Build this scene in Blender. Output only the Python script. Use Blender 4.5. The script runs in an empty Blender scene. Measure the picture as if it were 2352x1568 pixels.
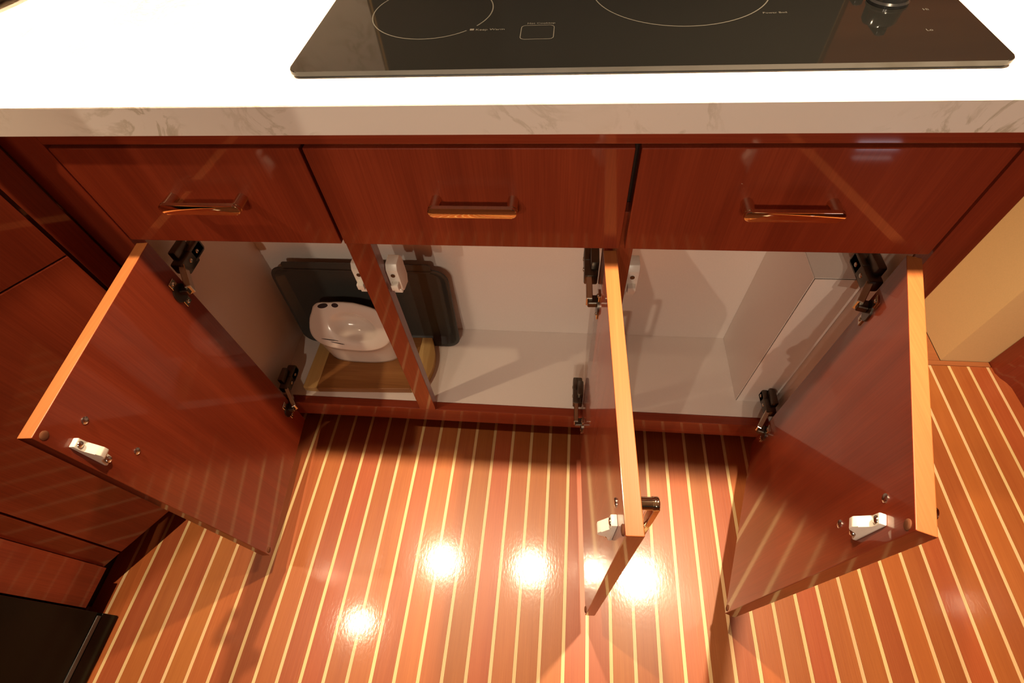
import bpy, bmesh, math, random
from mathutils import Vector, Matrix

random.seed(7)
S = bpy.context.scene
COL = S.collection

# ------------------------------------------------------------------ camera
cam_d = bpy.data.cameras.new('camera')
cam_d.sensor_fit = 'HORIZONTAL'; cam_d.sensor_width = 36.0
cam_d.lens = 1133.885 / 2352 * 36.0
cam_d.clip_start = 0.01
cam = bpy.data.objects.new('camera', cam_d); COL.objects.link(cam)
CR = [[0.9946630684, -0.0368982460, 0.0963529955], [0.0856464554, 0.8160188405, -0.5716449393], [-0.0575331641, 0.5768464019, 0.8148240078]]
cam.matrix_world = Matrix.Translation((1.29711, -0.52442, 1.22870)) @ Matrix(CR).to_4x4()
S.camera = cam

# ------------------------------------------------------------------ world, exposure
w = bpy.data.worlds.new('world'); S.world = w; w.use_nodes = True
w.node_tree.nodes['Background'].inputs[0].default_value = (1.0, 0.80, 0.60, 1)
w.node_tree.nodes['Background'].inputs[1].default_value = 0.03
S.view_settings.view_transform = 'Standard'; S.view_settings.look = 'None'
S.view_settings.gamma = 1.0; S.view_settings.use_curve_mapping = False
S.view_settings.exposure = 0.1
LAMP_COL = (1.0, 0.77, 0.50)
# under-cabinet lamps: x, y, z, power; the last is added to brighten the counter
LAMPS = [(1.736, -0.006, 1.612, 150.0), (1.189, -0.002, 1.612, 70.0), (0.715, -0.002, 1.612, 66.0), (0.339, -0.321, 1.612, 26.0), (0.300, 0.330, 1.612, 46.0)]
# unseen ceiling lamps added as fill light from the room side
CEIL_FILL = [(0.45, -2.40, 2.09, 46.0), (0.95, -2.60, 2.09, 46.0), (1.22, -2.35, 2.09, 48.0)]

# ------------------------------------------------------------------ helpers
WL = {}
def _mat(o, mats):
    for m in (mats if isinstance(mats, (list, tuple)) else [mats]): o.data.materials.append(m)
def link(name, bm, mats, parent=None, smooth=False, origin=None):
    bmesh.ops.recalc_face_normals(bm, faces=bm.faces)
    if origin is None:
        xs = [v.co for v in bm.verts]
        lo = Vector([min(c[i] for c in xs) for i in range(3)]); hi = Vector([max(c[i] for c in xs) for i in range(3)])
        origin = (lo + hi) / 2
        if parent is None: origin.z = lo.z
    origin = Vector(origin)
    bmesh.ops.translate(bm, verts=bm.verts, vec=-origin)
    me = bpy.data.meshes.new(name); bm.to_mesh(me); bm.free()
    if smooth:
        for f in me.polygons: f.use_smooth = True
        if smooth is not True:
            me.set_sharp_from_angle(angle=math.radians(smooth))
    o = bpy.data.objects.new(name, me); COL.objects.link(o); _mat(o, mats)
    o.location = origin - (WL[parent.name] if parent else Vector())
    o.parent = parent; WL[o.name] = origin
    return o
def empty(name, loc):
    o = bpy.data.objects.new(name, None); COL.objects.link(o); o.location = loc; o.empty_display_size = 0.05
    WL[o.name] = Vector(loc); return o
def tag(o, label=None, cat=None, group=None, kind=None):
    if label: o['label'] = label
    if cat: o['category'] = cat
    if group: o['group'] = group
    if kind: o['kind'] = kind
    return o
IDT = lambda v: Vector(v)
def add_box(bm, x0, x1, y0, y1, z0, z1, f=IDT, bev=0.0, seg=2, mi=0):
    t = bmesh.new()
    vs = [t.verts.new((x, y, z)) for x in (x0, x1) for y in (y0, y1) for z in (z0, z1)]
    for q in ((0, 1, 3, 2), (4, 6, 7, 5), (0, 4, 5, 1), (2, 3, 7, 6), (0, 2, 6, 4), (1, 5, 7, 3)): t.faces.new([vs[i] for i in q])
    if bev: bmesh.ops.bevel(t, geom=t.edges[:], offset=bev, segments=seg, affect='EDGES', profile=0.5)
    merge(bm, t, f, mi)
def merge(bm, t, f=IDT, mi=0):
    mp = {}
    for v in t.verts: mp[v] = bm.verts.new(f(v.co))
    for fa in t.faces:
        n = bm.faces.new([mp[v] for v in fa.verts]); n.material_index = mi; n.smooth = fa.smooth
    t.free()
def box(name, x0, x1, y0, y1, z0, z1, mat, parent=None, bev=0.0, f=IDT, seg=2):
    bm = bmesh.new(); add_box(bm, x0, x1, y0, y1, z0, z1, f, bev, seg); return link(name, bm, mat, parent)
def add_prism(bm, pts, z0, z1, f=IDT, bev=0.0, mi=0, seg=2, vert_only=False):
    t = bmesh.new()
    a = [t.verts.new((p[0], p[1], z0)) for p in pts]; b = [t.verts.new((p[0], p[1], z1)) for p in pts]
    n = len(pts)
    t.faces.new(a[::-1]); t.faces.new(b)
    for i in range(n): t.faces.new((a[i], a[(i + 1) % n], b[(i + 1) % n], b[i]))
    if bev: bmesh.ops.bevel(t, geom=t.edges[:], offset=bev, segments=seg, affect='EDGES', profile=0.5)
    merge(bm, t, f, mi)
def prism(name, pts, z0, z1, mat, parent=None, bev=0.0, f=IDT):
    bm = bmesh.new(); add_prism(bm, pts, z0, z1, f, bev); return link(name, bm, mat, parent)
def add_cyl(bm, c, r, h, axis='z', n=20, f=IDT, mi=0, r2=None, dome=0.0):
    """cylinder from c along +axis by h"""
    r2 = r if r2 is None else r2
    t = bmesh.new()
    prof = [(r, 0.0), (r2, h)]
    if dome: prof = [(r, 0.0), (r2, h * 0.4), (r2 * 0.85, h * 0.75), (r2 * 0.5, h * 0.95)]
    def P(ang, rad, hh):
        a, b = rad * math.cos(ang), rad * math.sin(ang)
        d = {'z': (a, b, hh), 'y': (a, hh, b), 'x': (hh, a, b)}[axis]
        return (c[0] + d[0], c[1] + d[1], c[2] + d[2])
    rings = [[t.verts.new(P(2 * math.pi * i / n, rad, hh)) for i in range(n)] for rad, hh in prof]
    for k in range(len(rings) - 1):
        for i in range(n):
            fa = t.faces.new((rings[k][i], rings[k][(i + 1) % n], rings[k + 1][(i + 1) % n], rings[k + 1][i])); fa.smooth = True
    t.faces.new(rings[0][::-1]); t.faces.new(rings[-1])
    merge(bm, t, f, mi)
def lathe(name, c, prof, mat, parent=None, n=48, smooth=40):
    bm = bmesh.new(); rings = []
    for r, z in prof:
        rings.append([bm.verts.new((c[0] + r * math.cos(2 * math.pi * i / n), c[1] + r * math.sin(2 * math.pi * i / n), c[2] + z)) for i in range(n)])
    for k in range(len(rings) - 1):
        for i in range(n): bm.faces.new((rings[k][i], rings[k][(i + 1) % n], rings[k + 1][(i + 1) % n], rings[k + 1][i]))
    bm.faces.new(rings[0]); bm.faces.new(rings[-1])
    return link(name, bm, mat, parent, smooth)

# ------------------------------------------------------------------ materials
def new_mat(name):
    m = bpy.data.materials.new(name); m.use_nodes = True
    nt = m.node_tree; b = nt.nodes['Principled BSDF']; return m, nt, b
def plain(name, col, rough=0.5, metal=0.0, coat=0.0, coat_r=0.05, bump=0.0, bscale=200, spec=0.5):
    m, nt, b = new_mat(name)
    b.inputs['Base Color'].default_value = (*col, 1); b.inputs['Roughness'].default_value = rough
    b.inputs['Metallic'].default_value = metal; b.inputs['Coat Weight'].default_value = coat; b.inputs['Coat Roughness'].default_value = coat_r
    b.inputs['Specular IOR Level'].default_value = spec
    tc = nt.nodes.new('ShaderNodeTexCoord'); nz = nt.nodes.new('ShaderNodeTexNoise')
    nz.inputs['Scale'].default_value = bscale; nz.inputs['Detail'].default_value = 3
    nt.links.new(tc.outputs['Object'], nz.inputs['Vector'])
    mx = nt.nodes.new('ShaderNodeMix'); mx.data_type = 'RGBA'; mx.blend_type = 'MULTIPLY'
    mx.inputs[0].default_value = 0.12; mx.inputs[6].default_value = (*col, 1)
    nt.links.new(nz.outputs['Fac'], mx.inputs[7]); nt.links.new(mx.outputs[2], b.inputs['Base Color'])
    if bump:
        bp = nt.nodes.new('ShaderNodeBump'); bp.inputs['Strength'].default_value = bump; bp.inputs['Distance'].default_value = 0.001
        nt.links.new(nz.outputs['Fac'], bp.inputs['Height']); nt.links.new(bp.outputs['Normal'], b.inputs['Normal'])
    return m
def wood(name, cols, axis='z', fine=90.0, rough=0.42, coat=0.75, coat_r=0.06, vary=0.0, bump=0.15, coat_bump=0.0, ior=1.42, streak=0.0):
    m, nt, b = new_mat(name); N, L = nt.nodes, nt.links
    tc = N.new('ShaderNodeTexCoord'); oi = N.new('ShaderNodeObjectInfo')
    off = N.new('ShaderNodeVectorMath'); off.operation = 'SCALE'; off.inputs[0].default_value = (3.7, 5.1, 7.3)
    L.new(oi.outputs['Random'], off.inputs['Scale'])
    ad = N.new('ShaderNodeVectorMath'); ad.operation = 'ADD'; L.new(tc.outputs['Object'], ad.inputs[0]); L.new(off.outputs[0], ad.inputs[1])
    def stretched(along, across):
        mp = N.new('ShaderNodeMapping'); sc = [across] * 3; sc['xyz'.index(axis)] = along
        mp.inputs['Scale'].default_value = sc; L.new(ad.outputs[0], mp.inputs['Vector']); return mp
    n1 = N.new('ShaderNodeTexNoise'); n1.inputs['Scale'].default_value = 1.0; n1.inputs['Detail'].default_value = 5; n1.inputs['Distortion'].default_value = 0.5
    L.new(stretched(1.6, 22.0).outputs[0], n1.inputs['Vector'])
    n2 = N.new('ShaderNodeTexNoise'); n2.inputs['Scale'].default_value = 1.0; n2.inputs['Detail'].default_value = 4
    L.new(stretched(9.0, fine * 5).outputs[0], n2.inputs['Vector'])
    mix = N.new('ShaderNodeMath'); mix.operation = 'MULTIPLY_ADD'; mix.inputs[1].default_value = 0.42
    L.new(n2.outputs['Fac'], mix.inputs[0])
    sc1 = N.new('ShaderNodeMath'); sc1.operation = 'MULTIPLY'; sc1.inputs[1].default_value = 0.62; L.new(n1.outputs['Fac'], sc1.inputs[0]); L.new(sc1.outputs[0], mix.inputs[2])
    rp = N.new('ShaderNodeValToRGB'); e = rp.color_ramp.elements
    e[0].position = 0.30; e[0].color = (*cols[0], 1); e[1].position = 0.72; e[1].color = (*cols[2], 1)
    k = rp.color_ramp.elements.new(0.52); k.color = (*cols[1], 1)
    L.new(mix.outputs[0], rp.inputs['Fac'])
    out = rp.outputs['Color']
    if vary:
        hs = N.new('ShaderNodeHueSaturation')
        mr = N.new('ShaderNodeMapRange'); mr.inputs['To Min'].default_value = 1 - vary; mr.inputs['To Max'].default_value = 1 + vary
        L.new(oi.outputs['Random'], mr.inputs['Value']); L.new(mr.outputs[0], hs.inputs['Value'])
        m2 = N.new('ShaderNodeMath'); m2.operation = 'MULTIPLY'; m2.inputs[1].default_value = 17.31; L.new(oi.outputs['Random'], m2.inputs[0])
        fr = N.new('ShaderNodeMath'); fr.operation = 'FRACT'; L.new(m2.outputs[0], fr.inputs[0])
        mh = N.new('ShaderNodeMapRange'); mh.inputs['To Min'].default_value = 0.490; mh.inputs['To Max'].default_value = 0.508
        L.new(fr.outputs[0], mh.inputs['Value']); L.new(mh.outputs[0], hs.inputs['Hue'])
        L.new(out, hs.inputs['Color']); out = hs.outputs['Color']
    L.new(out, b.inputs['Base Color'])
    b.inputs['Roughness'].default_value = rough; b.inputs['Specular IOR Level'].default_value = 0.40 if name in ('plank_wood', 'pale_inlay') else 0.22
    b.inputs['Coat Weight'].default_value = coat; b.inputs['Coat Roughness'].default_value = coat_r; b.inputs['Coat IOR'].default_value = ior
    bp = N.new('ShaderNodeBump'); bp.inputs['Strength'].default_value = bump; bp.inputs['Distance'].default_value = 0.0006
    L.new(n2.outputs['Fac'], bp.inputs['Height']); L.new(bp.outputs['Normal'], b.inputs['Normal'])
    if coat_bump:
        b2 = N.new('ShaderNodeBump'); b2.inputs['Strength'].default_value = coat_bump; b2.inputs['Distance'].default_value = 0.0004
        n3 = N.new('ShaderNodeTexNoise'); n3.inputs['Scale'].default_value = 1.0; n3.inputs['Detail'].default_value = 3
        L.new(stretched(90.0, 220.0).outputs[0], n3.inputs['Vector'])
        L.new(n3.outputs['Fac'], b2.inputs['Height']); L.new(b2.outputs['Normal'], b.inputs['Coat Normal'])
    return m

CH = [(0.150, 0.0195, 0.0066), (0.204, 0.0285, 0.0095), (0.262, 0.0410, 0.0138)]
M_CH = wood('cherry_vertical', CH, 'z')
M_CHX = wood('cherry_horizontal', CH, 'x')
M_EDGE = wood('cherry_edge', [(0.26, 0.080, 0.022), (0.30, 0.096, 0.027), (0.345, 0.115, 0.034)], 'y', coat_r=0.15)
M_PL = wood('plank_wood', [(0.33, 0.080, 0.018), (0.385, 0.102, 0.024), (0.44, 0.130, 0.032)], 'y', vary=0.13, coat=1.0, coat_r=0.115, coat_bump=0.25, bump=0.2)
M_BORD = wood('border_wood', [(0.30, 0.09, 0.03), (0.38, 0.125, 0.042), (0.46, 0.165, 0.06)], 'x', coat_r=0.13)
M_HOLLY = wood('pale_inlay', [(0.66, 0.43, 0.19), (0.74, 0.51, 0.245), (0.80, 0.58, 0.30)], 'y', vary=0.05, coat_r=0.13, coat_bump=0.3)
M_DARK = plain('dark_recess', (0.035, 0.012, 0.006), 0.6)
M_WHITE = plain('white_laminate', (0.84, 0.74, 0.66), 0.28, coat=0.3, coat_r=0.12, bscale=600)
M_PLAST = plain('white_plastic', (0.86, 0.80, 0.70), 0.35)
M_STEEL = plain('nickel_steel', (0.62, 0.56, 0.47), 0.18, 1.0)
M_SCREW = plain('screw_steel', (0.60, 0.58, 0.54), 0.22, 1.0)
M_HINGE = plain('dark_hinge_metal', (0.13, 0.11, 0.09), 0.34, 1.0, bump=0.2, bscale=90)
M_NICK = plain('polished_nickel', (0.78, 0.66, 0.48), 0.07, 1.0)
M_BUMP = plain('brown_felt', (0.16, 0.06, 0.03), 0.8, spec=0.05)
M_WALL = plain('cream_wall', (0.76, 0.51, 0.235), 0.75, bump=0.05, bscale=300)
M_CEIL = plain('ceiling_white', (0.78, 0.70, 0.60), 0.8)
M_GLASS = plain('black_glass', (0.0045, 0.0042, 0.0036), 0.05, bscale=1500)
M_GEDGE = plain('glass_edge', (0.010, 0.0095, 0.009), 0.35)
M_PRINT = plain('grey_print', (0.045, 0.040, 0.032), 0.5)
M_KNOB = plain('black_plastic', (0.008, 0.008, 0.008), 0.12, coat=0.5)
M_PAN = plain('dark_nonstick', (0.050, 0.049, 0.042), 0.38, 0.1, bump=0.2, bscale=500)
M_CER = plain('white_ceramic', (0.80, 0.68, 0.58), 0.16, coat=0.8, coat_r=0.04, bscale=12)
M_CERK = plain('dark_glaze', (0.035, 0.022, 0.022), 0.2)
M_BOARD = wood('board_wood', [(0.19, 0.072, 0.020), (0.26, 0.105, 0.030), (0.34, 0.15, 0.046)], 'x', coat=0.1, coat_r=0.3, vary=0.1)
M_BOARDL = wood('board_end_wood', [(0.52, 0.31, 0.11), (0.58, 0.36, 0.13), (0.64, 0.42, 0.17)], 'y', coat=0.1, coat_r=0.3)
M_APPL = plain('appliance_black', (0.004, 0.004, 0.0032), 0.22, spec=0.18)
M_GREY = plain('grey_trim', (0.10, 0.097, 0.09), 0.35, 0.3)
M_REFLDARK = plain('reflected_dark', (0.065, 0.058, 0.05), 0.6)  # matte dark surface of the added window, only seen mirrored in the cooktop
def quartz():
    m, nt, b = new_mat('white_quartz'); N, L = nt.nodes, nt.links
    tc = N.new('ShaderNodeTexCoord'); n1 = N.new('ShaderNodeTexNoise'); n1.inputs['Scale'].default_value = 13; n1.inputs['Detail'].default_value = 9; n1.inputs['Roughness'].default_value = 0.62; n1.inputs['Distortion'].default_value = 1.4
    L.new(tc.outputs['Object'], n1.inputs['Vector'])
    sb = N.new('ShaderNodeMath'); sb.operation = 'SUBTRACT'; sb.inputs[1].default_value = 0.5; L.new(n1.outputs['Fac'], sb.inputs[0])
    ab = N.new('ShaderNodeMath'); ab.operation = 'ABSOLUTE'; L.new(sb.outputs[0], ab.inputs[0])
    rp = N.new('ShaderNodeValToRGB'); e = rp.color_ramp.elements
    e[0].position = 0.0; e[0].color = (1, 1, 1, 1); e[1].position = 0.055; e[1].color = (0, 0, 0, 1); L.new(ab.outputs[0], rp.inputs['Fac'])
    n2 = N.new('ShaderNodeTexNoise'); n2.inputs['Scale'].default_value = 7; n2.inputs['Detail'].default_value = 2; L.new(tc.outputs['Object'], n2.inputs['Vector'])
    r2 = N.new('ShaderNodeMapRange'); r2.inputs['From Min'].default_value = 0.42; r2.inputs['From Max'].default_value = 0.62; L.new(n2.outputs['Fac'], r2.inputs['Value'])
    mu = N.new('ShaderNodeMath'); mu.operation = 'MULTIPLY'; L.new(rp.outputs['Color'], mu.inputs[0]); L.new(r2.outputs[0], mu.inputs[1])
    mx = N.new('ShaderNodeMix'); mx.data_type = 'RGBA'; mx.inputs[6].default_value = (0.80, 0.72, 0.64, 1); mx.inputs[7].default_value = (0.53, 0.46, 0.355, 1)
    L.new(mu.outputs[0], mx.inputs[0]); L.new(mx.outputs[2], b.inputs['Base Color'])
    b.inputs['Roughness'].default_value = 0.25; b.inputs['Coat Weight'].default_value = 0.3; b.inputs['Coat Roughness'].default_value = 0.2
    return m
M_QUARTZ = quartz()

# ------------------------------------------------------------------ floor
PP, XP, PS = 0.04968, 1.33107, 0.00609
INW = 0.0078
floor = box('floor', -0.6, 2.75, -1.7, 0.70, -0.03, -0.006, M_DARK)
tag(floor, 'reddish teak and holly floor with narrow pale stripes', None, None, 'structure')
YF = -1.7
def strip_mesh(name, x0, x1, y0, y1, z0, z1, mat):
    bm = bmesh.new(); add_box(bm, x0, x1, y0, y1, z0, z1, lambda v: Vector((v[0] + PS * v[1], v[1], v[2])))
    me = bpy.data.meshes.new(name); bmesh.ops.recalc_face_normals(bm, faces=bm.faces); bm.to_mesh(me); bm.free(); me.materials.append(mat); return me
ps = strip_mesh('plank', INW / 2, PP - INW / 2, YF, 0.088, -0.006, 0.0, M_PL)
pl = strip_mesh('plank', INW / 2, PP - INW / 2, YF, 0.310, -0.006, 0.0, M_PL)
hs = strip_mesh('inlay_strip', -INW / 2 + 0.0003, INW / 2 - 0.0003, YF, 0.088, -0.006, -0.0002, M_HOLLY)
hl = strip_mesh('inlay_strip', -INW / 2 + 0.0003, INW / 2 - 0.0003, YF, 0.310, -0.006, -0.0002, M_HOLLY)
for n in range(-24, 24):
    x = XP + n * PP; lng = x > 1.852
    for nm, me in (('plank', pl if lng else ps), ('inlay_strip', hl if lng else hs)):
        if nm == 'plank' and n == 23: continue
        o = bpy.data.objects.new(nm, me); COL.objects.link(o); o.parent = floor
        o.location = Vector((x, 0, 0)) - WL['floor']
last = strip_mesh('plank', INW / 2, 0.040, YF, 0.310, -0.006, 0.0, M_PL)
o = bpy.data.objects.new('plank', last); COL.objects.link(o); o.parent = floor; o.location = Vector((XP + 23 * PP, 0, 0)) - WL['floor']
box('border_board', 1.86, 2.4845, 0.311, 0.3265, -0.006, 0.001, M_BORD, floor, 0.0006)
box('threshold_board', 1.86, 2.361, 0.328, 0.68, -0.006, -0.001, M_BORD, floor)

# ------------------------------------------------------------------ walls, ceiling
tag(prism('wall_recess', [(2.362, 0.3275), (2.62, 0.3275), (2.62, 0.95), (2.362, 0.95)], 0.0, 2.1, M_WALL), 'cream painted wall beyond the right end of the cabinet', None, None, 'structure')
rt = tag(prism('wall_right', [(2.486, 0.326), (2.486, 0.292), (2.492, 0.276), (2.503, 0.260), (2.508, 0.245), (2.510, 0.18), (2.510, -1.7), (2.66, -1.7), (2.66, 0.326)], 0.0, 2.1, M_CH), 'cherry panelled wall at the right edge', None, None, 'structure')
tag(box('wall_back', -1.2, 2.361, 0.66, 0.72, 0.0, 2.1, M_WALL), 'cream wall behind the cooktop', None, None, 'structure')
tag(box('ceiling', -1.2, 2.7, -3.0, 0.72, 2.1, 2.14, M_CEIL), 'pale cabin ceiling', None, None, 'structure')
wf = tag(box('added_half_wall', 0.80, 2.508, -0.88, -0.82, 0.0, 0.76, M_BUMP), 'dark half wall added across the galley to dim reflections', None, None, 'structure')  # unseen; added to dim drawer reflections and keep ceiling light off the floor
tag(box('added_partition', 0.36, 0.799, -0.88, -0.82, 0.0, 2.095, M_BUMP), 'dark full-height partition added to shade the corner cabinet', None, None, 'structure')  # unseen; placed to block ceiling lamp light from the corner cabinet
tag(box('wall_left', -1.26, -1.2, -1.7, 0.72, 0.0, 2.1, M_WALL), 'cream wall beyond the sink', None, None, 'structure')
tag(box('trim_2', -0.9, 0.860, 0.648, 0.6595, 0.952, 1.60, M_QUARTZ), 'white quartz backsplash added to brighten the cooktop reflection', None, None, 'structure')  # unseen backsplash put in as a bright reflection for the cooktop
win = box('added_dark_window', 0.872, 1.832, 0.640, 0.659, 1.00, 1.46, M_REFLDARK)  # unseen; dark surface put in for the cooktop to reflect
tag(win, 'dark window added behind the cooktop for its reflection', None, None, 'structure')
for a in ((0.862, 1.84, 1.46, 1.475), (0.862, 1.84, 0.985, 1.00)): box('added_window_frame', a[0], a[1], 0.632, 0.659, a[2], a[3], M_HINGE, win)
tag(box('trim_1', 1.842, 2.360, 0.640, 0.6595, 0.952, 1.62, M_BORD), 'cherry end panel beside the cooktop', None, None, 'structure')

# ------------------------------------------------------------------ main base cabinet
cab = empty('base_cabinet', (1.2, 0.15, 0.0))
tag(cab, 'long cherry base cabinet with three drawers and three open doors under the cooktop', 'cabinet')
ZB, ZT = 0.7210, 0.8819
X = [0.6191, 0.9665, 1.3804, 1.7879]
ZR0, ZR1 = 0.085, 0.145
box('stile', 0.5560, 0.6165, 0.0, 0.021, 0.085, 0.9148, M_CH, cab, 0.001)
st1 = box('stile', 0.9570, 0.9970, 0.0215, 0.043, ZR1 - 0.001, 0.7700, M_CH, cab, 0.001)
st2 = box('stile', 1.3570, 1.4000, 0.0215, 0.043, ZR1 - 0.001, 0.7700, M_CH, cab, 0.001)
def rounded_end():
    pts = [(1.7915, 0.0), (1.826, 0.0)]
    for k in range(1, 9):
        a = math.pi / 2 * k / 8; pts.append((1.826 + 0.024 * math.sin(a), 0.024 - 0.024 * math.cos(a)))
    pts += [(1.850, 0.040), (1.8075, 0.040), (1.8075, 0.021), (1.7915, 0.021)]
    bm = bmesh.new(); add_prism(bm, pts, 0.085, 0.9148); return link('stile', bm, M_CH, cab, 30)
rounded_end()
box('top_rail', 0.6168, 1.7912, 0.0, 0.019, 0.8875, 0.9148, M_CHX, cab, 0.0008)
box('bottom_rail', 0.6168, 1.7912, 0.0215, 0.043, ZR0, ZR1, M_CHX, cab, 0.0012)
box('toe_kick', 0.562, 1.848, 0.090, 0.105, 0.0005, 0.0845, M_DARK, cab)
box('end_panel', 1.836, 1.850, 0.041, 0.638, 0.0005, 0.9148, M_CH, cab)
box('bottom_panel', 0.565, 1.8345, 0.0435, 0.286, 0.125, 0.1445, M_WHITE, cab)
box('back_panel', 0.565, 1.8345, 0.2715, 0.286, 0.1450, 0.86, M_WHITE, cab)
box('side_panel', 0.565, 0.578, 0.0220, 0.271, 0.1450, 0.86, M_WHITE, cab)
box('side_panel', 1.8080, 1.8345, 0.0435, 0.271, 0.1450, 0.86, M_WHITE, cab)
box('drawer_bottom', 0.579, 1.8075, 0.044, 0.271, 0.750, 0.762, M_WHITE, cab)
box('gap_shade_liner', 0.6168, 1.7912, 0.0440, 0.0480, 0.7630, 0.8870, M_DARK, cab)  # dark sheet behind the drawer gaps, their shade put into its colour
bx = box('inner_box', 1.7252, 1.8068, 0.0872, 0.2708, 0.1455, 0.5755, M_DARK, cab)
box('panel', 1.7240, 1.7252, 0.0885, 0.2710, 0.1450, 0.5755, M_WHITE, bx)
box('panel', 1.7255, 1.8070, 0.0860, 0.0872, 0.1450, 0.5755, M_WHITE, bx)
box('panel', 1.7255, 1.8070, 0.0885, 0.2710, 0.5755, 0.5770, M_WHITE, bx)
tag(bx, 'white boxed-in duct inside the cabinet')

def pull(name, parent, f):
    """bar pull in local frame: u along bar, v across, n outwards"""
    bm = bmesh.new(); L_, r = 0.0515, 0.0072
    for s in (-1, 1):
        add_cyl(bm, (s * L_, 0, 0), r, 0.0215, 'z', 20, f)
        add_cyl(bm, (s * L_, 0, 0.0208), r * 1.10, 0.0022, 'z', 20, f)
    pts = []
    for k in range(13):
        a = -math.pi / 2 + math.pi * k / 12; pts.append((L_ + 0.0078 * math.cos(a), 0.0078 * math.sin(a)))
    for k in range(13):
        a = math.pi / 2 + math.pi * k / 12; pts.append((-L_ + 0.0078 * math.cos(a), 0.0078 * math.sin(a)))
    add_prism(bm, pts, 0.0225, 0.0285, f, 0.0016)
    return link(name, bm, M_NICK, parent, 35)

for k in range(3):
    d = box('drawer_front', X[k] + (0.0, 0.0024, 0.0036)[k], X[k + 1] - (0.0024, 0.0036, 0.0)[k], 0.0, 0.019, ZB, ZT, M_CH, cab, 0.0012)
    cx = (X[k] + X[k + 1]) / 2 + (0.006, 0.004, -0.008)[k]
    pull('handle', d, lambda v, cx=cx: Vector((cx + v[0], -v[2], 0.806 + v[1])))

# doors --------------------------------------------------------------
T = 0.019; DZ0, DZ1 = 0.095, 0.717
def door_frame(h, g, ang, s):
    a = math.radians(ang); d = Vector((s * math.cos(a), -math.sin(a), 0)); n = Vector((s * math.sin(a), math.cos(a), 0))
    o = Vector((h, g, 0))
    return lambda v: o + d * v[0] + n * v[1] + Vector((0, 0, v[2]))     # (along, outer->inner, z)
def catch(parent, f, s0, z0, z1):
    bm = bmesh.new(); H = z1 - z0
    prof = [(0, 0), (H, 0), (H, 0.006), (H * 0.985, 0.0075), (H * 0.80, 0.0062), (H * 0.76, 0.0075), (H * 0.60, 0.0165), (H * 0.52, 0.0195), (H * 0.40, 0.0195),
            (H * 0.34, 0.017), (H * 0.33, 0.010), (H * 0.26, 0.008), (H * 0.20, 0.0055), (H * 0.02, 0.0055), (0, 0.004)]
    add_prism(bm, prof, -0.0065, 0.0065, lambda v: f((s0 + v[2], T + v[1], z0 + v[0])), 0.0012, 0)
    for q in (0.09, 0.89):
        add_cyl(bm, (0, 0, 0), 0.0048, 0.0035, 'z', 14, lambda v, q=q: f((s0 + v[0], T + 0.0058 + v[2], z0 + H * q + v[1])), 1, dome=1)
    return link('catch', bm, [M_PLAST, M_SCREW], parent, 35)
def hinge(parent, f, zc, s, xs):
    """flange on the door, link and arm running into the cabinet along the stile"""
    bm = bmesh.new()
    # flange and cup on the door inner face
    add_box(bm, 0.014, 0.030, T, T + 0.0022, zc - 0.028, zc + 0.028, f, 0.0006, 1, 1)
    add_cyl(bm, (0, 0, 0), 0.0165, 0.0030, 'z', 24, lambda v: f((0.022 + v[0], T + v[2], zc + v[1])), 0)
    for q in (-0.022, 0.022): add_cyl(bm, (0, 0, 0), 0.0035, 0.002, 'z', 12, lambda v, q=q: f((0.022 + v[0], T + 0.002 + v[2], zc + q + v[1])), 1, dome=1)
    # curved link rising from the cup
    add_box(bm, 0.006, 0.024, T + 0.002, T + 0.017, zc - 0.0055, zc + 0.0055, f, 0.0015, 1, 0)
    p1 = f((0.012, T + 0.014, zc)); p2 = Vector((xs + s * 0.016, 0.040, zc))
    dv = (p2 - p1); ln = dv.length; ux = dv.normalized(); uy = Vector((0, 0, 1)).cross(ux)
    add_box(bm, -0.005, ln + 0.004, -0.005, 0.005, -0.0090, 0.0090, lambda v: p1 + ux * v[0] + uy * v[1] + Vector((0, 0, v[2])), 0.001, 1, 1)
    # arm and mounting plate along the inside of the cabinet
    g = lambda v: Vector((xs + s * v[0], v[1], zc + v[2]))
    add_box(bm, 0.002, 0.024, 0.030, 0.100, -0.0115, 0.0115, g, 0.003, 2, 0)
    add_box(bm, 0.0, 0.014, 0.044, 0.082, -0.027, 0.027, g, 0.003, 2, 0)
    add_box(bm, 0.012, 0.024, 0.064, 0.098, -0.0135, 0.0135, g, 0.003, 2, 0)
    for yy in (0.054, 0.078): add_cyl(bm, (0, 0, 0), 0.004, 0.002, 'z', 12, lambda v, yy=yy: g((0.0238 + v[2], yy + v[0], v[1])), 1, dome=1)
    return link('hinge', bm, [M_HINGE, M_STEEL], parent, 35)
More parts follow.
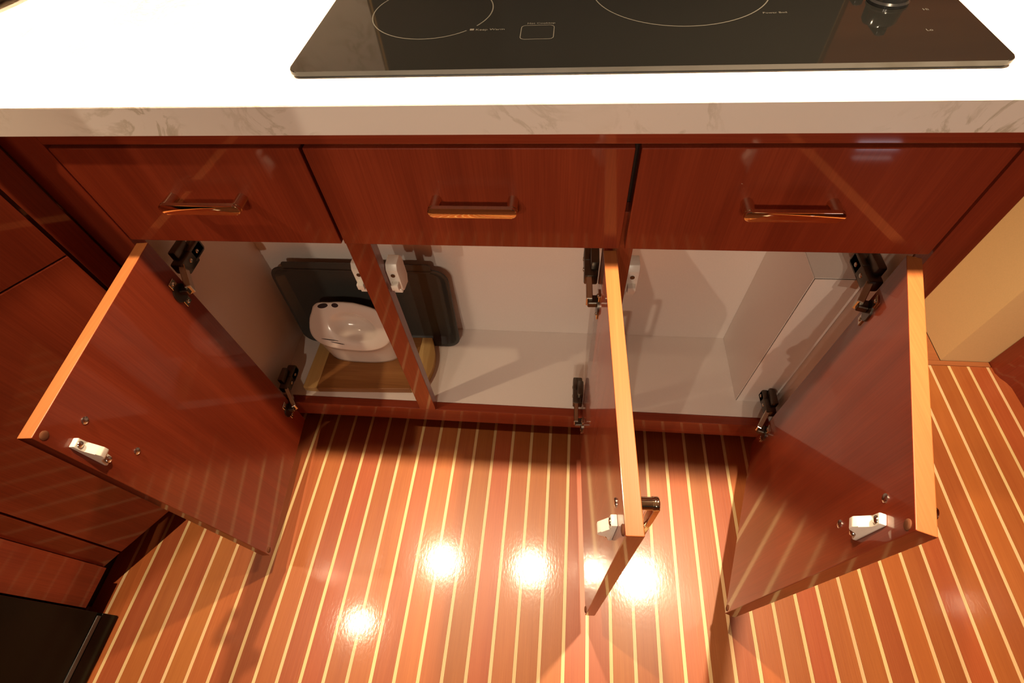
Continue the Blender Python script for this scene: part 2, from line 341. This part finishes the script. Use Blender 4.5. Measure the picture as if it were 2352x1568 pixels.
def door(h, g, ang, s, wd, xs, labels, sc, sh):
    f = door_frame(h, g, ang, s)
    bm = bmesh.new(); add_box(bm, 0, wd, 0, T, DZ0, DZ1, f, 0.0010, 2)
    d = link('door', bm, [M_CH, M_EDGE], cab); tag(d, labels)
    for p in d.data.polygons:
        if abs(p.normal.z) > 0.9: p.material_index = 1
    for zc in (0.621, 0.188): hinge(d, f, zc, s, xs)
    catch(d, f, sc, 0.604, 0.668)
    for z in (0.6655, 0.5625):
        bm = bmesh.new(); add_cyl(bm, (0, 0, 0), 0.0055, 0.0024, 'z', 16, lambda v, z=z: f((sh + v[0], T + v[2], z + v[1])), 0, dome=1)
        link('screw', bm, M_SCREW, d, 40)
    for z in (DZ1 - 0.012, DZ0 + 0.012):
        bm = bmesh.new(); add_cyl(bm, (0, 0, 0), 0.0060, 0.0022, 'z', 16, lambda v, z=z: f((wd - 0.009 + v[0], T + v[2], z + v[1])), 0, dome=1)
        link('bumper', bm, M_BUMP, d, 40)
    pull('handle', d, lambda v: f((sh + v[1], -v[2], 0.614 + v[0])))
    return d
door(0.6258, -0.0023, 84.53, 1, 0.3327, 0.606, 'open door hinged on the left stile', 0.3165, 0.284)
door(1.3736, 0.0016, 91.99, -1, 0.3949, 1.3565, 'open middle door seen edge on', 0.366, 0.346)
door(1.7815, -0.0027, 72.03, -1, 0.3907, 1.7905, 'open door hinged on the right stile', 0.366, 0.340)

def latch(parent, xs, s, zc, yc=0.052):
    bm = bmesh.new(); g = lambda v: Vector((xs + s * v[0], v[1], v[2]))
    prof = [(yc - 0.012, zc - 0.030), (yc + 0.012, zc - 0.034), (yc + 0.020, zc - 0.020), (yc + 0.020, zc + 0.022), (yc + 0.012, zc + 0.034), (yc - 0.010, zc + 0.034), (yc - 0.016, zc + 0.024), (yc - 0.016, zc - 0.022)]
    add_prism(bm, prof, 0.0, 0.020, lambda v: g((v[2], v[0], v[1])), 0.0012, 0)
    add_box(bm, 0.004, 0.017, yc - 0.027, yc - 0.014, zc - 0.016, zc - 0.003, g, 0.0014, 2, 0)
    add_box(bm, 0.003, 0.018, yc - 0.018, yc - 0.012, zc - 0.031, zc - 0.022, g, 0.001, 1, 0)
    add_cyl(bm, (0, 0, 0), 0.0038, 0.002, 'z', 14, lambda v: g((0.010 + v[0], yc - 0.0165 - v[2] * 0.5, zc + 0.012 + v[1])), 1)
    return link('latch', bm, [M_PLAST, M_HINGE], parent, 35)
latch(st1, 0.9975, 1, 0.602); latch(st1, 0.9565, -1, 0.602); latch(st2, 1.4005, 1, 0.612)

# ------------------------------------------------------------------ corner cabinet on the left
A0 = Vector((0.476, -0.117)); DV = Vector((-0.57252, -0.81989)); NV = Vector((0.81989, -0.57252))
def cf(v):   # (s along face, n proud of face, z)
    q = A0 + DV * v[0] + NV * v[1]; return Vector((q.x, q.y, v[2]))
cc = empty('corner_cabinet', (0.35, -0.2, 0.0))
tag(cc, 'angled cherry corner cabinet with closed door and drawer left of the open doors', 'cabinet')
P0 = cf((-0.140, -0.021, 0)); P1 = cf((0.318, -0.021, 0))
prism('carcass', [(P0.x, P0.y), (0.5550, 0.0), (0.5550, 0.60), (-0.35, 0.60), (-0.35, -0.463), (0.278, -0.463), (P1.x - 0.004, P1.y)], 0.081, 0.9148, M_CH, cc)
Q0 = cf((-0.10, -0.075, 0)); Q1 = cf((0.30, -0.075, 0))
prism('plinth', [(Q0.x, Q0.y), (0.53, 0.10), (-0.30, 0.10), (-0.30, -0.455), (Q1.x, -0.455), (Q1.x, Q1.y)], 0.0005, 0.0808, M_DARK, cc)
box('stile', -0.1385, -0.1030, -0.020, 0.0, 0.080, 0.9148, M_CH, cc, 0.0008, cf)
box('drawer_front', -0.0975, 0.2810, -0.0195, 0.0, 0.7225, 0.9050, M_CH, cc, 0.0010, cf)
box('door', -0.0975, 0.2810, -0.0195, 0.0, 0.080, 0.7195, M_CH, cc, 0.0010, cf)
box('stile', 0.2850, 0.3220, -0.020, 0.0, 0.080, 0.9148, M_CH, cc, 0.0006, cf)
box('filler_panel', 0.280, 0.2995, -0.4635, -0.3830, 0.080, 0.9148, M_CH, cc, 0.0006)

# ------------------------------------------------------------------ black appliance at lower left
ap = empty('dishwasher', (0.05, -0.77, 0.0)); tag(ap, 'black glossy dishwasher beside the corner cabinet at the lower left', 'dishwasher')
box('body', -0.28, 0.300, -1.065, -0.468, 0.004, 0.880, M_APPL, ap, 0.002)
box('front_door', 0.3005, 0.320, -1.065, -0.468, 0.066, 0.880, M_APPL, ap, 0.002)
box('kick_plate', 0.3005, 0.320, -1.065, -0.468, 0.004, 0.050, M_APPL, ap, 0.001)
box('trim_strip', 0.3005, 0.3206, -1.062, -0.474, 0.0525, 0.0635, M_GREY, ap, 0.0008)

# ------------------------------------------------------------------ countertop, cooktop
ZC = 0.9509
Cn = cf((0.335, 0.024, 0)); Ci = cf((-0.125, 0.024, 0))
def counter():
    bm = bmesh.new()
    fil = [(0.590, -0.0252), (0.583, -0.0262), (0.577, -0.0290), (0.572, -0.0335)]
    pts = [(1.862, 0.640), (-0.9, 0.640), (-0.9, -1.07), (0.326, -1.07), (0.326, Cn.y - 0.01), (Cn.x, Cn.y)] + fil[::-1] + [(1.862, -0.0250)]
    add_prism(bm, pts, 0.9151, ZC, IDT, 0.0014)
    return link('countertop', bm, M_QUARTZ)
tag(counter(), 'white quartz countertop with faint veins over the cherry cabinets', 'countertop')
ck = empty('cooktop', (1.358, 0.29, ZC)); tag(ck, 'black glass electric cooktop set on the white countertop', 'cooktop')
CX0, CX1, CY0, CY1 = 0.9725, 1.7455, 0.0316, 0.565
def rrect(x0, x1, y0, y1, r, n=6):
    out = []
    for (cx, cy, a0) in ((x1 - r, y1 - r, 0), (x0 + r, y1 - r, 90), (x0 + r, y0 + r, 180), (x1 - r, y0 + r, 270)):
        for k in range(n + 1):
            a = math.radians(a0 + 90 * k / n); out.append((cx + r * math.cos(a), cy + r * math.sin(a)))
    return out
prism('gasket', rrect(CX0 + 0.003, CX1 - 0.003, CY0 + 0.003, CY1 - 0.003, 0.010), ZC + 0.0002, ZC + 0.0032, M_GEDGE, ck)
bm = bmesh.new(); add_prism(bm, rrect(CX0, CX1, CY0, CY1, 0.012), ZC + 0.0032, ZC + 0.0082, IDT, 0.0009)
gl = link('glass_top', bm, [M_GLASS, M_GEDGE], ck)
for p in gl.data.polygons:
    if p.normal.z < 0.5: p.material_index = 1
ZG = ZC + 0.00825
def ring(c, r, wd=0.0014, gaps=(), n=120):
    bm = bmesh.new(); pi = po = None; first = None
    def okk(a): return not any(g0 <= a <= g1 for g0, g1 in gaps)
    for k in range(n):
        a0, a1 = 360 * k / n, 360 * (k + 1) / n
        if not okk((a0 + a1) / 2): continue
        v = [bm.verts.new((c[0] + rr * math.cos(math.radians(a)), c[1] + rr * math.sin(math.radians(a)), ZG)) for a, rr in ((a0, r), (a1, r), (a1, r + wd), (a0, r + wd))]
        bm.faces.new(v)
    bmesh.ops.remove_doubles(bm, verts=bm.verts, dist=1e-6)
    return link('burner_ring', bm, M_PRINT, gl)
ring((1.117, 0.185), 0.078, gaps=((313, 325),)); ring((1.434, 0.235), 0.1105); ring((1.117, 0.42), 0.092); ring((1.42, 0.46), 0.078)
bm = bmesh.new()
o_, i_ = rrect(1.2364, 1.2768, 0.0995, 0.1365, 0.006), rrect(1.2373, 1.2759, 0.1004, 0.1356, 0.0052)
vo = [bm.verts.new((*q, ZG)) for q in o_]; vi = [bm.verts.new((*q, ZG)) for q in i_]
for k in range(len(vo)): bm.faces.new((vo[k], vo[(k + 1) % len(vo)], vi[(k + 1) % len(vo)], vi[k]))
link('indicator_outline', bm, M_PRINT, gl)
def text(body, x, y, size, name='printed_label'):
    cu = bpy.data.curves.new('t', 'FONT'); cu.body = body; cu.size = size; cu.align_x = 'LEFT'; cu.resolution_u = 2
    to = bpy.data.objects.new('t', cu); COL.objects.link(to)
    dg = bpy.context.evaluated_depsgraph_get(); me = bpy.data.meshes.new_from_object(to.evaluated_get(dg))
    bm = bmesh.new(); bm.from_mesh(me); bmesh.ops.translate(bm, verts=bm.verts, vec=(x, y, ZG))
    bpy.data.objects.remove(to); bpy.data.curves.remove(cu)
    return link(name, bm, M_PRINT, gl)
text('Keep Warm', 1.1805, 0.1255, 0.0072); text('Hot Cooktop', 1.2430, 0.1395, 0.0062); text('Power Boil', 1.5220, 0.1520, 0.0062)
text('Hi', 1.698, 0.150, 0.0070); text('Lo', 1.683, 0.099, 0.0070)
bm = bmesh.new(); add_box(bm, 1.1735, 1.1785, 0.1262, 0.1308, ZG - 0.0002, ZG + 0.0001); link('printed_square', bm, M_PRINT, gl)
for y in (0.176, 0.262, 0.348, 0.434):
    c = (1.668, y, ZG)
    kn = lathe('knob', c, [(0.0225, 0.0002), (0.0225, 0.0030), (0.0205, 0.0050), (0.0195, 0.0185), (0.0175, 0.0215), (0.010, 0.0225)], M_KNOB, ck, 36)
    bm = bmesh.new(); add_box(bm, c[0] - 0.0055, c[0] + 0.0055, y - 0.0195, y + 0.0195, ZG + 0.0205, ZG + 0.0300, IDT, 0.0022, 2); link('grip', bm, M_KNOB, kn, 35)
    bm = bmesh.new(); add_box(bm, c[0] - 0.0008, c[0] + 0.0008, y - 0.0180, y - 0.0080, ZG + 0.0299, ZG + 0.0303); link('pointer', bm, M_PRINT, kn)

# round steel dish on the counter, upper left corner of the view
dish = lathe('steel_dish', (0.236, 0.330, ZC + 0.0003), [(0.165, 0.0), (0.185, 0.002), (0.205, 0.013), (0.213, 0.016), (0.2135, 0.018), (0.205, 0.0165), (0.184, 0.0045), (0.165, 0.0030)], M_STEEL, None, 64)
tag(dish, 'shiny round metal dish on the countertop in the upper left corner', 'dish')

# ------------------------------------------------------------------ things stored in the cabinet
ZS = 0.1445
# cutting board with paler end bars
cb = empty('cutting_board', (0.81, 0.135, ZS)); tag(cb, 'wooden cutting board with paler end bars lying on the cabinet floor', 'cutting board')
Z0, Z1 = ZS + 0.0004, ZS + 0.0200
yA = lambda x: 0.0535 + (x - 0.648) * 0.040
def bpt(x, t): return (x, yA(x) + t * 0.160)
prism('board', [bpt(0.6850, 0), bpt(0.9280, 0), bpt(0.9280, 1), bpt(0.6850, 1)], Z0, Z1, M_BOARD, cb, 0.0015)
prism('end_bar', [bpt(0.6480, 0.02), bpt(0.6846, 0), bpt(0.6846, 1), bpt(0.6500, 0.99)], Z0, Z1, M_BOARDL, cb, 0.0015)
arc = [bpt(0.9284, 0)]
for k in range(11):
    t = k / 10; arc.append(bpt(0.944 + 0.030 * math.sin(math.pi * (0.12 + 0.76 * t)), t))
arc.append(bpt(0.9284, 1))
prism('end_bar', arc, Z0, Z1, M_BOARDL, cb, 0.0015)

# dark baking tray leaning against the back panel
tr = empty('baking_tray', (0.815, 0.24, ZS)); tag(tr, 'dark nonstick baking tray leaning against the white back panel', 'baking tray')
YB_, YT_ = 0.2270, 0.2540
TH = 0.2700; tv = Vector((0, YT_ - YB_, TH)).normalized(); tn = Vector((0, -tv.z, tv.y))
def tf(v):  # (x, up along tray, towards viewer)
    return Vector((v[0], YB_, ZS + 0.0006)) + tv * v[1] + tn * v[2]
def tray():
    bm = bmesh.new(); rings = []
    X0, X1, U0, U1 = 0.600, 1.034, 0.0, 0.268
    for ins, dep, r in ((0.0, 0.0150, 0.034), (0.0012, 0.0172, 0.034), (0.006, 0.0172, 0.032), (0.0095, 0.0155, 0.030), (0.0215, 0.0020, 0.026), (0.024, 0.0008, 0.024), (0.026, 0.0004, 0.024)):
        rings.append([bm.verts.new(tf((x, u, dep))) for x, u in rrect(X0 + ins, X1 - ins, U0 + ins, U1 - ins, r, 8)])
    outer = []
    for ins, dep, r in ((0.0095, 0.0130, 0.030), (0.0225, -0.0012, 0.026)):
        outer.append([bm.verts.new(tf((x, u, dep))) for x, u in rrect(X0 + ins, X1 - ins, U0 + ins, U1 - ins, r, 8)])
    n = len(rings[0])
    seq = [outer[1], outer[0]] + rings
    for a, b in zip(seq[:-1], seq[1:]):
        for i in range(n): bm.faces.new((a[i], a[(i + 1) % n], b[(i + 1) % n], b[i]))
    bm.faces.new(rings[-1]); bm.faces.new(outer[1])
    return link('tray_body', bm, M_PAN, tr, 40)
tray()
bm = bmesh.new(); add_prism(bm, rrect(0.640, 0.998, 0.258, 0.284, 0.008, 4), 0.0150, 0.0172, lambda v: tf(v), 0.0006)
link('handle_flange', bm, M_PAN, tr)

# white ceramic vessel with a hollow in its slanting face, standing on the board
ve = empty('ceramic_holder', (0.79, 0.165, ZS + 0.0205)); tag(ve, 'white glazed ceramic holder with hollowed sloping face standing on the cutting board', 'ceramic holder')
ZV = ZS + 0.0205
FC = Vector((0.783, 0.165, 0.282)); FU = Vector((1.0, -0.01, -0.085)).normalized(); FW = Vector((0.02, 0.088, 0.118)).normalized(); FN = FU.cross(FW).normalized()
if FN.y > 0: FN = -FN
def fpt(u, w_, h=0.0): return FC + FU * u + FW * w_ + FN * h
def vessel():
    bm = bmesh.new(); n = 56; hu, hw = 0.105, 0.062
    def outl(k, sc=1.0):
        a = 2 * math.pi * k / n; c, s = math.cos(a), math.sin(a); e = 0.74
        u = hu * math.copysign(abs(c) ** e, c); w_ = hw * math.copysign(abs(s) ** e, s)
        w_ += 0.010 * (1 if u < -0.06 and w_ > 0.03 else 0) * min(1, (-u - 0.06) / 0.03) - 0.012 * max(0, u / hu) * (w_ > 0)
        return u * sc, w_ * sc
    def oval(k, sc):
        a = 2 * math.pi * k / n; return 0.006 + 0.062 * sc * math.cos(a), 0.000 + 0.036 * sc * math.sin(a) - 0.12 * 0.066 * sc * math.cos(a)
    rings = []
    for k_ in ((0.0, -0.030), (0.35, -0.0275), (0.62, -0.021), (0.82, -0.0105), (0.94, -0.0028), (1.04, -0.0002)):
        rings.append([bm.verts.new(fpt(*oval(k, max(k_[0], 0.02)), k_[1])) for k in range(n)])
    for t, h in ((0.45, 0.0005), (0.85, 0.0005), (0.96, -0.0008), (1.0, -0.0055)):
        r_ = []
        for k in range(n):
            (u1, w1), (u0, w0) = outl(k), oval(k, 1.04)
            r_.append(bm.verts.new(fpt(u0 + (u1 - u0) * t, w0 + (w1 - w0) * t, h)))
        rings.append(r_)
    def base(k, y_shift=0.0, sc=1.0):
        u, w_ = outl(k); return Vector((0.787 + u * 0.90 * sc, 0.172 + w_ * 0.56 * sc, ZV))
    for t in (0.25, 0.6, 0.9, 1.0):
        r_ = []
        for k in range(n):
            a = fpt(*outl(k), -0.010); b = base(k); q = a.lerp(b, t); q.z = max(q.z, ZV); r_.append(bm.verts.new(q))
        rings.append(r_)
    for a, b in zip(rings[:-1], rings[1:]):
        for i in range(n): bm.faces.new((a[i], a[(i + 1) % n], b[(i + 1) % n], b[i]))
    bm.faces.new(rings[0]); bm.faces.new(rings[-1])
    return link('vessel', bm, M_CER, ve, True)
vs_ = vessel()
def spot(u, w_, ru, rw, ang=0.0, h=0.0012):
    bm = bmesh.new(); ca, sa = math.cos(ang), math.sin(ang)
    v = [bm.verts.new(fpt(u + ru * math.cos(t) * ca - rw * math.sin(t) * sa, w_ + ru * math.cos(t) * sa + rw * math.sin(t) * ca, hh)) for hh in (h - 0.004, h) for t in [2 * math.pi * k / 16 for k in range(16)]]
    bm.faces.new(v[16:]); bm.faces.new(v[:16][::-1])
    for k in range(16): bm.faces.new((v[k], v[(k + 1) % 16], v[16 + (k + 1) % 16], v[16 + k]))
    return link('painted_spot', bm, M_CERK, vs_, 30)
spot(-0.070, 0.048, 0.013, 0.0060, 0.25); spot(-0.040, 0.052, 0.0085, 0.0055)
spot(-0.050, -0.038, 0.022, 0.0011, -0.05); spot(-0.030, -0.045, 0.018, 0.0010, -0.12)

# invented cool light on the added half wall, makes the glint on the drawers
def emis(name, col, st):
    m, nt, b = new_mat(name); b.inputs['Base Color'].default_value = (*col, 1); b.inputs['Emission Color'].default_value = (*col, 1); b.inputs['Emission Strength'].default_value = st; return m
cl = empty('glint_light', (2.17, -0.812, 0.325)); tag(cl, 'small cool white light added low on the half wall to make a drawer glint', 'lamp')
box('housing', 2.105, 2.235, -0.8195, -0.812, 0.325, 0.370, M_STEEL, cl, 0.002)
box('light_block_lip', 2.105, 2.235, -0.8118, -0.780, 0.3255, 0.3295, M_STEEL, cl, 0.001)  # added to block the lens from reflecting in the floor
box('lens', 2.115, 2.225, -0.8118, -0.8085, 0.342, 0.366, emis('glint_emission', (0.72, 0.84, 1.0), 6.0), cl, 0.001)

# ------------------------------------------------------------------ overhead cabinet and lamps (above the view, seen in reflections)
oc = empty('overhead_cabinet', (1.0, 0.3, 1.622)); tag(oc, 'cherry overhead cabinet above the counter', 'cabinet')
prism('cabinet_body', [(1.862, 0.655), (-0.9, 0.655), (-0.9, -0.44), (0.29, -0.44), (0.68, -0.040), (1.862, -0.040)], 1.622, 2.095, M_CH, oc, 0.002)
def lamp(i, x, y, z, pw, spot_deg, grp, col=LAMP_COL, rad=0.014):
    body = lathe('puck_lamp', (x, y, z - 0.006), [(0.034, 0.0), (0.034, 0.009), (0.030, 0.012 if z < 2 else 0.010)], M_STEEL, None, 32)
    ld = bpy.data.lights.new('lamp_light', 'SPOT'); ld.energy = pw; ld.color = col; ld.spot_size = math.radians(spot_deg); ld.spot_blend = 1.0 if spot_deg < 150 else 0.1; ld.shadow_soft_size = rad
    lo = bpy.data.objects.new('lamp_light', ld); COL.objects.link(lo); lo.location = Vector((x, y, z - 0.022)) - WL[body.name]; lo.parent = body
    return tag(body, None, 'lamp', grp)
names = ['round metal spot lamp under the overhead cabinet above the cooktop knobs', 'round metal spot lamp under the overhead cabinet above the cooktop centre',
         'round metal spot lamp under the overhead cabinet left of the cooktop', 'round metal spot lamp above the corner cabinet', 'added round metal spot lamp brightening the counter by the steel dish']
for i, (x, y, z, pw) in enumerate(LAMPS): lamp(i, x, y, z, pw, 104 if i else 88, 'lamps under the overhead cabinet', LAMP_COL, 0.014 if i else 0.026)['label'] = names[i]
for i, (x, y, z, pw) in enumerate(CEIL_FILL): lamp(i, x, y, z, pw, 176, 'ceiling lamps', (1.0, 0.82, 0.62))['label'] = ('leftmost of three added round ceiling fill lamps across the cabin', 'middle one of three added round ceiling fill lamps across the cabin', 'rightmost of three added round ceiling fill lamps across the cabin')[i]
